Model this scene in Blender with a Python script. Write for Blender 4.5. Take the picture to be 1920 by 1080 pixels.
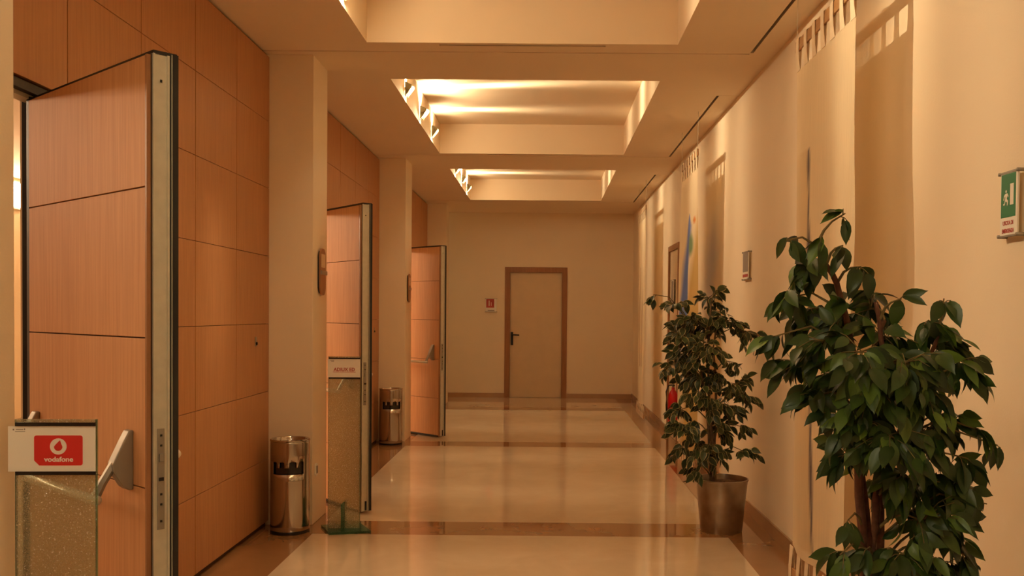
import bpy, bmesh, math, random
from mathutils import Vector, Matrix

for o in list(bpy.data.objects):
    bpy.data.objects.remove(o, do_unlink=True)
scene = bpy.context.scene
COL = scene.collection

# ------------------------------------------------------------------ camera
cam_data = bpy.data.cameras.new('camera')
cam_data.sensor_width = 36.0
cam_data.lens = 1760.0 / 1920.0 * 36.0
cam_data.shift_x = -55.81 / 1920.0
cam_data.shift_y = 86.87 / 1920.0
cam_data.clip_start = 0.05
cam = bpy.data.objects.new('camera', cam_data)
COL.objects.link(cam)
cam.matrix_world = (Matrix.Translation((0, 0, 1.41)) @ Matrix.Rotation(0.0035, 4, 'Z')
                    @ Matrix.Rotation(math.pi / 2 - 0.0219, 4, 'X') @ Matrix.Rotation(0.0086, 4, 'Z'))
scene.camera = cam

# ------------------------------------------------------------------ world, light levels, exposure
world = bpy.data.worlds.new('world')
scene.world = world
world.use_nodes = True
world.node_tree.nodes['Background'].inputs[0].default_value = (1.0, 0.7, 0.42, 1)
world.node_tree.nodes['Background'].inputs[1].default_value = 0.02
vs = scene.view_settings
vs.view_transform = 'Standard'
vs.look = 'None'
vs.gamma = 1.0
vs.use_curve_mapping = False
vs.exposure = 0.0
BULB_COLOR = (1.0, 0.755, 0.455)
BULB_STRENGTH = 60.0
FAN_POWER = 51.0            # watts per coffer lamp
HALL_COLOR = (1.0, 0.70, 0.44)
HALL_STRENGTH = 21.0
SIDE_STRENGTH = 3.0
scene.cycles.max_bounces = 16
scene.cycles.diffuse_bounces = 10

# ------------------------------------------------------------------ material helpers
def new_mat(name):
    m = bpy.data.materials.new(name)
    m.use_nodes = True
    return m, m.node_tree, m.node_tree.nodes['Principled BSDF']

def plain(name, col, rough=0.6, metal=0.0, var=0.04, scale=6.0, bump=0.0, bscale=60.0, spec=0.5):
    m, nt, b = new_mat(name)
    tc = nt.nodes.new('ShaderNodeTexCoord')
    n = nt.nodes.new('ShaderNodeTexNoise')
    n.inputs['Scale'].default_value = scale
    n.inputs['Detail'].default_value = 4
    nt.links.new(tc.outputs['Object'], n.inputs['Vector'])
    r = nt.nodes.new('ShaderNodeValToRGB')
    lo = [max(0, c * (1 - var)) for c in col]
    hi = [min(1, c * (1 + var)) for c in col]
    r.color_ramp.elements[0].position = 0.3
    r.color_ramp.elements[1].position = 0.7
    r.color_ramp.elements[0].color = (*lo, 1)
    r.color_ramp.elements[1].color = (*hi, 1)
    nt.links.new(n.outputs['Fac'], r.inputs['Fac'])
    nt.links.new(r.outputs['Color'], b.inputs['Base Color'])
    b.inputs['Roughness'].default_value = rough
    b.inputs['Metallic'].default_value = metal
    b.inputs['Specular IOR Level'].default_value = spec
    if bump:
        n2 = nt.nodes.new('ShaderNodeTexNoise')
        n2.inputs['Scale'].default_value = bscale
        nt.links.new(tc.outputs['Object'], n2.inputs['Vector'])
        bp = nt.nodes.new('ShaderNodeBump')
        bp.inputs['Strength'].default_value = bump
        bp.inputs['Distance'].default_value = 0.004
        nt.links.new(n2.outputs['Fac'], bp.inputs['Height'])
        nt.links.new(bp.outputs['Normal'], b.inputs['Normal'])
    return m

def wood(name, c1, c2, rough=0.42, stretch=(40, 40, 1.4)):
    m, nt, b = new_mat(name)
    tc = nt.nodes.new('ShaderNodeTexCoord')
    oi = nt.nodes.new('ShaderNodeObjectInfo')
    add = nt.nodes.new('ShaderNodeVectorMath')
    add.operation = 'MULTIPLY_ADD'
    add.inputs[1].default_value = (1, 1, 1)
    comb = nt.nodes.new('ShaderNodeCombineXYZ')
    mul = nt.nodes.new('ShaderNodeMath')
    mul.operation = 'MULTIPLY'
    mul.inputs[1].default_value = 7.0
    nt.links.new(oi.outputs['Random'], mul.inputs[0])
    nt.links.new(mul.outputs[0], comb.inputs[0])
    nt.links.new(mul.outputs[0], comb.inputs[2])
    nt.links.new(tc.outputs['Object'], add.inputs[0])
    nt.links.new(comb.outputs[0], add.inputs[2])
    mp = nt.nodes.new('ShaderNodeMapping')
    mp.inputs['Scale'].default_value = stretch
    nt.links.new(add.outputs[0], mp.inputs['Vector'])
    n = nt.nodes.new('ShaderNodeTexNoise')
    n.inputs['Scale'].default_value = 2.2
    n.inputs['Detail'].default_value = 6
    n.inputs['Roughness'].default_value = 0.6
    nt.links.new(mp.outputs['Vector'], n.inputs['Vector'])
    r = nt.nodes.new('ShaderNodeValToRGB')
    r.color_ramp.elements[0].position = 0.3
    r.color_ramp.elements[1].position = 0.72
    r.color_ramp.elements[0].color = (*c1, 1)
    r.color_ramp.elements[1].color = (*c2, 1)
    nt.links.new(n.outputs['Fac'], r.inputs['Fac'])
    nt.links.new(r.outputs['Color'], b.inputs['Base Color'])
    b.inputs['Roughness'].default_value = rough
    b.inputs['Specular IOR Level'].default_value = 0.35
    return m

def emitter(name, col, strength):
    m, nt, b = new_mat(name)
    e = nt.nodes.new('ShaderNodeEmission')
    e.inputs[0].default_value = (*col, 1)
    e.inputs[1].default_value = strength
    nt.links.new(e.outputs[0], nt.nodes['Material Output'].inputs[0])
    return m

M = {}
M['plaster'] = plain('cream_plaster', (0.84, 0.73, 0.55), 0.75, var=0.025, scale=1.5, bump=0.12, bscale=140)
M['ceiling'] = plain('ceiling_paint', (0.84, 0.71, 0.53), 0.8, var=0.02, scale=1.2)
M['dark_void'] = plain('dark_void', (0.015, 0.012, 0.01), 0.9)
M['joint'] = plain('dark_brown_joint', (0.07, 0.028, 0.010), 0.8)
M['wood'] = wood('beech_veneer', (0.40, 0.185, 0.076), (0.51, 0.25, 0.108))
M['door_wood'] = wood('beech_door_veneer', (0.50, 0.25, 0.105), (0.62, 0.33, 0.15), 0.6)
M['frame_wood'] = wood('brown_frame_wood', (0.26, 0.12, 0.05), (0.36, 0.17, 0.075))
M['door_leaf'] = plain('cream_door_laminate', (0.66, 0.52, 0.34), 0.5, var=0.03)
M['alu'] = plain('brushed_aluminium', (0.62, 0.60, 0.49), 0.45, metal=0.35, var=0.05, scale=30)
M['alu_grey'] = plain('grey_metal', (0.30, 0.275, 0.225), 0.4, metal=0.5)
M['bar_metal'] = plain('pale_bar_metal', (0.85, 0.80, 0.70), 0.3, metal=0.5)
M['black'] = plain('black_rubber', (0.012, 0.010, 0.009), 0.5)
M['black_gloss'] = plain('black_plastic', (0.012, 0.010, 0.010), 0.25)
M['steel'] = plain('polished_steel', (0.50, 0.455, 0.40), 0.12, metal=1.0, var=0.03)
M['pot_steel'] = plain('dull_steel', (0.36, 0.30, 0.24), 0.30, metal=0.95, var=0.22, scale=9, bump=0.2, bscale=20)
M['soil'] = plain('bark_mulch', (0.14, 0.07, 0.035), 0.95, var=0.5, scale=60, bump=1.0, bscale=70)
M['paper'] = plain('white_card', (0.84, 0.82, 0.74), 0.6, var=0.015)
M['red_print'] = plain('red_print', (0.62, 0.02, 0.015), 0.55, var=0.04)
M['white_print'] = plain('white_print', (0.85, 0.80, 0.72), 0.55)
M['grey_print'] = plain('grey_print', (0.28, 0.25, 0.22), 0.6)
M['darkred_print'] = plain('dark_red_print', (0.42, 0.05, 0.04), 0.6)
M['green_print'] = plain('green_print', (0.005, 0.16, 0.06), 0.45, var=0.04)
M['red_paint'] = plain('red_enamel', (0.52, 0.006, 0.012), 0.28)
M['bark'] = plain('red_brown_bark', (0.12, 0.045, 0.022), 0.85, var=0.35, scale=40, bump=0.5, bscale=90)
M['bark2'] = plain('grey_brown_bark', (0.16, 0.10, 0.055), 0.85, var=0.3, scale=40, bump=0.5, bscale=90)
M['twig'] = plain('green_twig', (0.16, 0.12, 0.04), 0.7, var=0.3, scale=30)
M['batten'] = wood('batten_wood', (0.42, 0.22, 0.08), (0.52, 0.29, 0.12), stretch=(40, 2, 40))
M['cord'] = plain('white_cord', (0.7, 0.62, 0.5), 0.7)
M['bulb'] = emitter('halogen_bulb', BULB_COLOR, BULB_STRENGTH)
M['hall_lamp'] = emitter('hall_lamp_glow', HALL_COLOR, HALL_STRENGTH)
M['hall_lamp_bright'] = emitter('bright_hall_lamp_glow', HALL_COLOR, HALL_STRENGTH * 1.8)  # unseen far hall lamps, boosted to lighten the third door's inner face
M['side_lamp'] = emitter('side_lamp_glow', (1.0, 0.80, 0.5), SIDE_STRENGTH)
M['lamp_metal'] = plain('lamp_metal', (0.20, 0.17, 0.09), 0.5, metal=0.4)
M['hall_floor'] = plain('hall_carpet', (0.34, 0.25, 0.17), 0.95, var=0.15, scale=80)

def marble(name, c1, c2, rough):
    m, nt, b = new_mat(name)
    tc = nt.nodes.new('ShaderNodeTexCoord')
    n = nt.nodes.new('ShaderNodeTexNoise')
    n.inputs['Scale'].default_value = 2.5
    n.inputs['Detail'].default_value = 9
    n.inputs['Roughness'].default_value = 0.62
    n.inputs['Distortion'].default_value = 0.6
    nt.links.new(tc.outputs['Object'], n.inputs['Vector'])
    r = nt.nodes.new('ShaderNodeValToRGB')
    r.color_ramp.elements[0].position = 0.3
    r.color_ramp.elements[1].position = 0.7
    r.color_ramp.elements[0].color = (*c1, 1)
    r.color_ramp.elements[1].color = (*c2, 1)
    nt.links.new(n.outputs['Fac'], r.inputs['Fac'])
    nt.links.new(r.outputs['Color'], b.inputs['Base Color'])
    b.inputs['Roughness'].default_value = rough
    b.inputs['IOR'].default_value = 1.75
    b.inputs['Specular IOR Level'].default_value = 0.8
    n3 = nt.nodes.new('ShaderNodeTexNoise')
    n3.inputs['Scale'].default_value = 5
    nt.links.new(tc.outputs['Object'], n3.inputs['Vector'])
    bp = nt.nodes.new('ShaderNodeBump')
    bp.inputs['Strength'].default_value = 0.03
    bp.inputs['Distance'].default_value = 0.01
    nt.links.new(n3.outputs['Fac'], bp.inputs['Height'])
    nt.links.new(bp.outputs['Normal'], b.inputs['Normal'])
    return m

M['marble'] = marble('cream_marble', (0.60, 0.47, 0.32), (0.68, 0.545, 0.385), 0.055)
M['marble_dark'] = marble('brown_marble', (0.30, 0.150, 0.060), (0.335, 0.170, 0.070), 0.06)
M['skirting'] = marble('brown_skirting', (0.36, 0.21, 0.10), (0.44, 0.26, 0.13), 0.25)

def glass_mat(name, tint, milk, fac, crackle):
    m, nt, b = new_mat(name)
    nt.nodes.remove(b)
    out = nt.nodes['Material Output']
    tr = nt.nodes.new('ShaderNodeBsdfTransparent')
    tr.inputs[0].default_value = (*tint, 1)
    gl = nt.nodes.new('ShaderNodeBsdfGlossy')
    gl.inputs['Roughness'].default_value = 0.05
    fr = nt.nodes.new('ShaderNodeFresnel')
    fr.inputs[0].default_value = 1.35
    mix1 = nt.nodes.new('ShaderNodeMixShader')
    nt.links.new(fr.outputs[0], mix1.inputs[0])
    nt.links.new(tr.outputs[0], mix1.inputs[1])
    nt.links.new(gl.outputs[0], mix1.inputs[2])
    df = nt.nodes.new('ShaderNodeBsdfDiffuse')
    df.inputs[0].default_value = (*milk, 1)
    mix2 = nt.nodes.new('ShaderNodeMixShader')
    nt.links.new(mix1.outputs[0], mix2.inputs[1])
    nt.links.new(df.outputs[0], mix2.inputs[2])
    nt.links.new(mix2.outputs[0], out.inputs[0])
    if crackle:
        tc = nt.nodes.new('ShaderNodeTexCoord')
        v = nt.nodes.new('ShaderNodeTexVoronoi')
        v.feature = 'DISTANCE_TO_EDGE'
        v.inputs['Scale'].default_value = 190
        nt.links.new(tc.outputs['Object'], v.inputs['Vector'])
        n = nt.nodes.new('ShaderNodeTexNoise')
        n.inputs['Scale'].default_value = 170
        nt.links.new(tc.outputs['Object'], n.inputs['Vector'])
        r = nt.nodes.new('ShaderNodeMapRange')
        r.inputs[1].default_value = 0.0
        r.inputs[2].default_value = 0.10
        r.inputs[3].default_value = min(1, fac + 0.22)
        r.inputs[4].default_value = fac - 0.05
        nt.links.new(v.outputs['Distance'], r.inputs[0])
        nt.links.new(r.outputs[0], mix2.inputs[0])
        bp = nt.nodes.new('ShaderNodeBump')
        bp.inputs['Strength'].default_value = 0.9
        bp.inputs['Distance'].default_value = 0.003
        nt.links.new(v.outputs['Distance'], bp.inputs['Height'])
        nt.links.new(bp.outputs['Normal'], gl.inputs['Normal'])
        r2 = nt.nodes.new('ShaderNodeValToRGB')
        r2.color_ramp.elements[0].position = 0.60
        r2.color_ramp.elements[0].color = (*milk, 1)
        r2.color_ramp.elements[1].position = 0.68
        r2.color_ramp.elements[1].color = (0.95, 0.9, 0.75, 1)  # pale specks: sparkle of the glass painted into its diffuse colour
        nt.links.new(n.outputs['Fac'], r2.inputs['Fac'])
        nt.links.new(r2.outputs['Color'], df.inputs[0])
    else:
        mix2.inputs[0].default_value = fac
    return m

M['crackle_glass'] = glass_mat('crackled_glass', (0.87, 0.92, 0.83), (0.52, 0.43, 0.26), 0.36, True)
M['clear_glass'] = glass_mat('clear_green_glass', (0.66, 0.84, 0.72), (0.12, 0.28, 0.18), 0.20, False)
M['green_edge'] = glass_mat('green_glass_edge', (0.52, 0.76, 0.60), (0.11, 0.27, 0.16), 0.36, False)

def leaf_mat(name, c1, c2, c3, edge=None):
    m, nt, b = new_mat(name)
    oi = nt.nodes.new('ShaderNodeObjectInfo')
    ge = nt.nodes.new('ShaderNodeNewGeometry')
    ad = nt.nodes.new('ShaderNodeMath')
    ad.operation = 'ADD'
    nt.links.new(oi.outputs['Random'], ad.inputs[0])
    nt.links.new(ge.outputs['Random Per Island'], ad.inputs[1])
    fr = nt.nodes.new('ShaderNodeMath')
    fr.operation = 'FRACT'
    nt.links.new(ad.outputs[0], fr.inputs[0])
    r = nt.nodes.new('ShaderNodeValToRGB')
    r.color_ramp.elements[0].color = (*c1, 1)
    r.color_ramp.elements[1].color = (*c3, 1)
    e = r.color_ramp.elements.new(0.75)
    e.color = (*c2, 1)
    nt.links.new(fr.outputs[0], r.inputs['Fac'])
    src = r.outputs['Color']
    if edge:
        at = nt.nodes.new('ShaderNodeAttribute')
        at.attribute_name = 'rim'
        mp = nt.nodes.new('ShaderNodeMapRange')
        mp.inputs[1].default_value = 0.70
        mp.inputs[2].default_value = 0.97
        nt.links.new(at.outputs['Fac'], mp.inputs[0])
        mx = nt.nodes.new('ShaderNodeMixRGB')
        nt.links.new(mp.outputs[0], mx.inputs[0])
        nt.links.new(src, mx.inputs[1])
        mx.inputs[2].default_value = (*edge, 1)
        src = mx.outputs[0]
    nt.links.new(src, b.inputs['Base Color'])
    b.inputs['Roughness'].default_value = 0.38
    b.inputs['Specular IOR Level'].default_value = 0.4
    return m

M['leaf_green'] = leaf_mat('glossy_green_leaf', (0.016, 0.036, 0.008), (0.034, 0.075, 0.012), (0.10, 0.18, 0.022))
M['leaf_varieg'] = leaf_mat('cream_edged_leaf', (0.022, 0.038, 0.014), (0.035, 0.06, 0.02), (0.06, 0.085, 0.028), (0.50, 0.42, 0.20))

# ------------------------------------------------------------------ mesh helpers
def link(name, me, mat=None, parent=None):
    o = bpy.data.objects.new(name, me)
    COL.objects.link(o)
    if mat is not None and me is not None:
        me.materials.append(mat)
    if parent is not None:
        o.parent = parent
    return o

def fin(name, bm, mat, parent=None, smooth=False):
    me = bpy.data.meshes.new(name)
    bmesh.ops.recalc_face_normals(bm, faces=bm.faces)
    bm.to_mesh(me)
    bm.free()
    if smooth:
        for p in me.polygons:
            p.use_smooth = True
    return link(name, me, mat, parent)

def add_box(bm, x0, x1, y0, y1, z0, z1):
    vs_ = [bm.verts.new(p) for p in ((x0, y0, z0), (x1, y0, z0), (x1, y1, z0), (x0, y1, z0),
                                     (x0, y0, z1), (x1, y0, z1), (x1, y1, z1), (x0, y1, z1))]
    for f in ((0, 3, 2, 1), (4, 5, 6, 7), (0, 1, 5, 4), (1, 2, 6, 5), (2, 3, 7, 6), (3, 0, 4, 7)):
        bm.faces.new([vs_[i] for i in f])

def box(name, b, mat, parent=None, bevel=0.0):
    bm = bmesh.new()
    add_box(bm, *b)
    if bevel:
        bmesh.ops.bevel(bm, geom=bm.edges[:], offset=bevel, segments=2, affect='EDGES', profile=0.5)
    return fin(name, bm, mat, parent)

def boxes(name, bl, mat, parent=None):
    bm = bmesh.new()
    for b in bl:
        add_box(bm, *b)
    return fin(name, bm, mat, parent)

def add_tube(bm, pts, rad, seg=8, cap=True):
    pts = [Vector(p) for p in pts]
    rads = rad if isinstance(rad, (list, tuple)) else [rad] * len(pts)
    rings = []
    for i, p in enumerate(pts):
        t = (pts[min(i + 1, len(pts) - 1)] - pts[max(i - 1, 0)]).normalized()
        a = t.cross(Vector((0, 0, 1)))
        if a.length < 0.05:
            a = t.cross(Vector((1, 0, 0)))
        a.normalize()
        c = t.cross(a).normalized()
        rings.append([bm.verts.new(p + (a * math.cos(2 * math.pi * k / seg) + c * math.sin(2 * math.pi * k / seg)) * rads[i])
                      for k in range(seg)])
    for r0, r1 in zip(rings, rings[1:]):
        for k in range(seg):
            bm.faces.new((r0[k], r0[(k + 1) % seg], r1[(k + 1) % seg], r1[k]))
    if cap:
        bm.faces.new(rings[0][::-1])
        bm.faces.new(rings[-1])

def tube(name, pts, rad, mat, parent=None, seg=8):
    bm = bmesh.new()
    add_tube(bm, pts, rad, seg)
    return fin(name, bm, mat, parent, smooth=seg > 6)

def add_lathe(bm, prof, cx=0, cy=0, seg=40):
    rings = []
    for r, z in prof:
        if r < 1e-5:
            rings.append([bm.verts.new((cx, cy, z))])
        else:
            rings.append([bm.verts.new((cx + r * math.cos(2 * math.pi * k / seg), cy + r * math.sin(2 * math.pi * k / seg), z))
                          for k in range(seg)])
    for r0, r1 in zip(rings, rings[1:]):
        if len(r0) == 1 and len(r1) == 1:
            continue
        for k in range(seg):
            k2 = (k + 1) % seg
            if len(r0) == 1:
                bm.faces.new((r0[0], r1[k2], r1[k]))
            elif len(r1) == 1:
                bm.faces.new((r0[k], r0[k2], r1[0]))
            else:
                bm.faces.new((r0[k], r0[k2], r1[k2], r1[k]))

def lathe(name, prof, mat, parent=None, seg=40, smooth=True):
    bm = bmesh.new()
    add_lathe(bm, prof, seg=seg)
    o = fin(name, bm, mat, parent, smooth)
    if smooth:
        es = o.modifiers.new('edge_split', 'EDGE_SPLIT')
        es.split_angle = math.radians(40)
    return o

def add_prism(bm, pts, axis_fn, d0, d1):
    a = [bm.verts.new(axis_fn(u, v, d0)) for u, v in pts]
    b = [bm.verts.new(axis_fn(u, v, d1)) for u, v in pts]
    bm.faces.new(a[::-1])
    bm.faces.new(b)
    n = len(pts)
    for i in range(n):
        bm.faces.new((a[i], a[(i + 1) % n], b[(i + 1) % n], b[i]))

def prism(name, pts, axis_fn, d0, d1, mat, parent=None):
    bm = bmesh.new()
    add_prism(bm, pts, axis_fn, d0, d1)
    return fin(name, bm, mat, parent)

def empty(name, loc=(0, 0, 0), rot=(0, 0, 0)):
    o = bpy.data.objects.new(name, None)
    o.empty_display_size = 0.1
    COL.objects.link(o)
    o.location = loc
    o.rotation_euler = rot
    return o

def tag(o, label, cat, group=None):
    o['label'] = label
    o['category'] = cat
    if group:
        o['group'] = group
    return o

def struct(o, label=None):
    o['kind'] = 'structure'
    if label:
        o['label'] = label
    return o

def text_mesh(name, body, size, mat, parent, mat4, extrude=0.0004, bold=0.0, xs=1.0):
    cu = bpy.data.curves.new(name, 'FONT')
    cu.body = body
    cu.size = size
    cu.extrude = extrude
    cu.offset = bold
    cu.align_x = 'CENTER'
    cu.align_y = 'CENTER'
    tmp = bpy.data.objects.new(name + '_tmp', cu)
    COL.objects.link(tmp)
    bpy.context.view_layer.update()
    me = bpy.data.meshes.new_from_object(tmp.evaluated_get(bpy.context.evaluated_depsgraph_get()))
    bpy.data.objects.remove(tmp, do_unlink=True)
    me.transform(mat4 @ Matrix.Diagonal((xs, 1, 1, 1)))
    me.materials.clear()
    me.name = name
    return link(name, me, mat, parent)

# ------------------------------------------------------------------ dimensions (metres, corridor runs along +Y)
XL, XC, XR, H, HT = -1.817, -1.528, 1.467, 3.09, 3.40
FAR = 15.72
BACK = -3.2
CL, CR = -1.1255, 0.81
COFFERS = [(-1.35, 1.78), (2.74, 5.876), (6.79, 9.92), (10.98, 13.95)]
BANDS = [(-1.95, -1.58), (1.99, 2.36), (5.93, 6.31), (9.91, 10.27), (13.71, 14.10)]
XBL, XBR = -1.469, 1.174

# ------------------------------------------------------------------ floor
floor = struct(boxes('floor', [(-6.9, 1.9, BACK - 0.2, FAR + 0.2, -0.2, -0.03)], M['dark_void']),
               'polished cream marble floor with brown cross bands')
edges = [BACK] + [v for b in BANDS for v in b] + [FAR]
for i in range(0, len(edges), 2):
    box('floor_field', (XBL, XBR, edges[i], edges[i + 1], -0.03, 0), M['marble'], floor)
for a, b in BANDS:
    box('floor_band', (XBL, XBR, a, b, -0.03, 0), M['marble_dark'], floor)
box('floor_border', (XL - 0.12, XBL, BACK, 14.8, -0.03, 0), M['marble_dark'], floor)
box('floor_border', (XBR, XR, BACK, FAR, -0.03, 0), M['marble_dark'], floor)
box('floor_field', (-4.6, XBL, 14.8, FAR, -0.03, 0), M['marble'], floor)
box('hall_floor', (-6.8, XL - 0.12, BACK, 14.68, -0.03, 0), M['hall_floor'], floor)

# ------------------------------------------------------------------ ceiling with coffers
ceiling = struct(boxes('ceiling', [(-6.9, 1.9, BACK - 0.2, FAR + 0.2, HT + 0.05, HT + 0.2)], M['dark_void']),
                 'cream plaster ceiling with deep rectangular light coffers')
G = 0.009
JOINTS = [2.02, 6.08, 10.046, 14.12]
soffit = []
# left and right soffit strips, split at the joint lines
ys = [BACK] + JOINTS + [FAR]
for a, b in zip(ys, ys[1:]):
    soffit.append((XL - 0.02, CL, a + G, b - G, H, HT))
SLOT0, SLOT1 = 1.298, 1.318
slots = [(-0.9, 1.99), (3.15, 6.05), (7.228, 10.03), (11.313, 14.10)]
for a, b in zip(ys, ys[1:]):
    soffit.append((CR, SLOT0, a + G, b - G, H, HT))
yr = [BACK, -0.9, 3.15, 7.228, 11.313, FAR]
for a, b in zip(yr, yr[1:]):
    soffit.append((SLOT1, XR, a + 0.004, b - 0.004, H, HT))
sy = [BACK] + [v for s in slots for v in s] + [FAR]
for i in range(0, len(sy), 2):
    soffit.append((SLOT0, SLOT1, sy[i], sy[i + 1], H, HT))
# beams between coffers
prev = BACK
beam_slots = {5.876: (5.915, 5.940, -0.68, 0.365), 9.92: (9.950, 9.975, -0.70, 0.36), 1.78: (1.82, 1.845, -0.68, 0.365)}
bounds = [(BACK, COFFERS[0][0])] + [(a[1], b[0]) for a, b in zip(COFFERS, COFFERS[1:])] + [(COFFERS[-1][1], FAR)]
for a, b in bounds:
    js = [j for j in JOINTS if a < j < b]
    start = a
    if a in beam_slots:
        s0, s1, x0, x1 = beam_slots[a]
        soffit.append((CL, CR, a, s0, H, HT))
        soffit.append((CL, x0, s0, s1, H, HT))
        soffit.append((x1, CR, s0, s1, H, HT))
        start = s1
    cuts = [start] + js + [b]
    for p, q in zip(cuts, cuts[1:]):
        soffit.append((CL, CR, p if p == start else p + G, q if q == b else q - G, H, HT))
boxes('soffit', soffit, M['ceiling'], ceiling)
for a, b in COFFERS:
    box('coffer_panel', (CL, CR, a, b, HT, HT + 0.04), M['ceiling'], ceiling)
box('soffit', (-4.6, XL - 0.02, 14.8, FAR, H, HT), M['ceiling'], ceiling)
box('soffit', (-6.8, XL - 0.12, BACK, 14.68, H, HT), M['ceiling'], ceiling)

# ------------------------------------------------------------------ walls
DY0, DY1, DTOP = 10.34, 11.09, 2.15
wr = struct(boxes('wall_right', [(XR, XR + 0.2, BACK, DY0, 0, HT), (XR, XR + 0.2, DY1, FAR, 0, HT),
                                 (XR, XR + 0.2, DY0, DY1, DTOP, HT)], M['plaster']), 'cream plastered right wall of the corridor')
FDX0, FDX1, FDT = -0.589, 0.277, 2.098
wf = struct(boxes('wall_far', [(-4.6, FDX0, FAR, FAR + 0.2, 0, HT), (FDX1, XR + 0.2, FAR, FAR + 0.2, 0, HT),
                               (FDX0, FDX1, FAR, FAR + 0.2, FDT, HT)], M['plaster']), 'cream end wall of the corridor around the closed door')
struct(box('wall_back', (-6.9, XR + 0.2, BACK - 0.2, BACK, 0, HT), M['plaster']))
struct(box('wall_side', (-4.8, -4.6, 14.7, FAR + 0.2, 0, HT), M['plaster']))
struct(box('wall_hall', (-6.9, -6.8, BACK, 14.7, 0, HT), M['plaster']))
struct(box('wall_partition', (-6.8, XL - 0.10, 14.68, 14.8, 0, HT), M['plaster']))

HINGES = [(3.44, 48.0), (7.32, 38.4), (11.28, 46.0)]
DOORTOP = 2.205
COLS = [(2.09, 2.50, -1.415), (6.17, 6.56, XC), (10.25, 10.70, XC), (14.41, 14.80, XC)]
for i, (a, b, x) in enumerate(COLS):
    struct(box('column' if i == 0 else 'column', (XL - 0.1, x, a, b, 0, H), M['plaster'], bevel=0.004),
           'square cream plastered column')
struct(box('column', (XL - 0.1, -1.415, -1.9, -1.5, 0, H), M['plaster'], bevel=0.004), 'square cream plastered column')

ROWS = [0.03, 0.443, 0.886, 1.329, 1.772, 2.215, 2.65, H - 0.018]
bays = [(2.50, 6.17, 3.46, [3.57, 4.22, 4.87, 5.52]), (6.56, 10.25, 7.34, [7.65, 8.30, 8.95, 9.60]),
        (10.70, 14.41, 11.30, [11.75, 12.40, 13.05, 13.70]), (-1.5, 2.09, -1.5, [-0.85, -0.2, 0.45, 1.1, 1.75])]
for bi, (a, b, hy, js) in enumerate(bays):
    bl = [(XL - 0.10, XL - 0.022, a, b, DOORTOP, HT)]
    if hy > a:
        bl.append((XL - 0.10, XL - 0.022, hy, b, 0, DOORTOP))
    else:
        bl.append((XL - 0.10, XL - 0.022, a, b, 0, DOORTOP))
    w = struct(boxes('wall_left', bl, M['joint']), 'beech panelled wall between two cream columns')
    w2 = boxes('hall_lining', [(p[0] - 0.02, p[0], *p[2:]) for p in bl], M['plaster'], w)
    colsY = [hy] + [j for j in js if j > hy + 0.05] + [b]
    colsT = [a] + ([hy + 0.11] if hy > a else []) + [j for j in js if j > hy + 0.2] + [b]
    for r0, r1 in zip(ROWS, ROWS[1:]):
        cl = colsT if r0 >= 2.2 else colsY
        for c0, c1 in zip(cl, cl[1:]):
            if c1 - c0 < 0.05:
                continue
            box('wood_panel', (XL - 0.022, XL, c0 + 0.0032, c1 - 0.0032, r0 + 0.0015, r1 - 0.0015), M['wood'], w, bevel=0.0012)
    if hy > a:
        # frame of the opening, dark lining and metal head track
        boxes('door_frame', [(XL - 0.105, XL - 0.002, a, hy, DOORTOP - 0.03, DOORTOP),
                             (XL - 0.105, XL - 0.004, hy - 0.015, hy, 0, DOORTOP - 0.03)], M['black'], w)
        box('head_track', (XL - 0.08, XL - 0.03, a, hy - 0.02, DOORTOP - 0.045, DOORTOP - 0.028), M['alu'], w)
        # lock fitting in the fixed panelling
        yl = b - 0.285
        box('lock_plate', (XL, XL + 0.004, yl - 0.015, yl + 0.015, 1.19, 1.25), M['alu_grey'], w, bevel=0.0015)
        tube('key_cylinder', [(XL + 0.003, yl, 1.208), (XL + 0.012, yl, 1.208)], 0.009, M['black_gloss'], w, 12)

struct(boxes('baseboard_right', [(XR - 0.014, XR, BACK, 10.29, 0, 0.085), (XR - 0.014, XR, 11.14, FAR, 0, 0.085)], M['skirting']))
struct(boxes('baseboard_far', [(-4.6, -0.679, FAR - 0.014, FAR, 0, 0.075), (0.365, XR - 0.014, FAR - 0.014, FAR, 0, 0.075)], M['skirting']))

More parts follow.
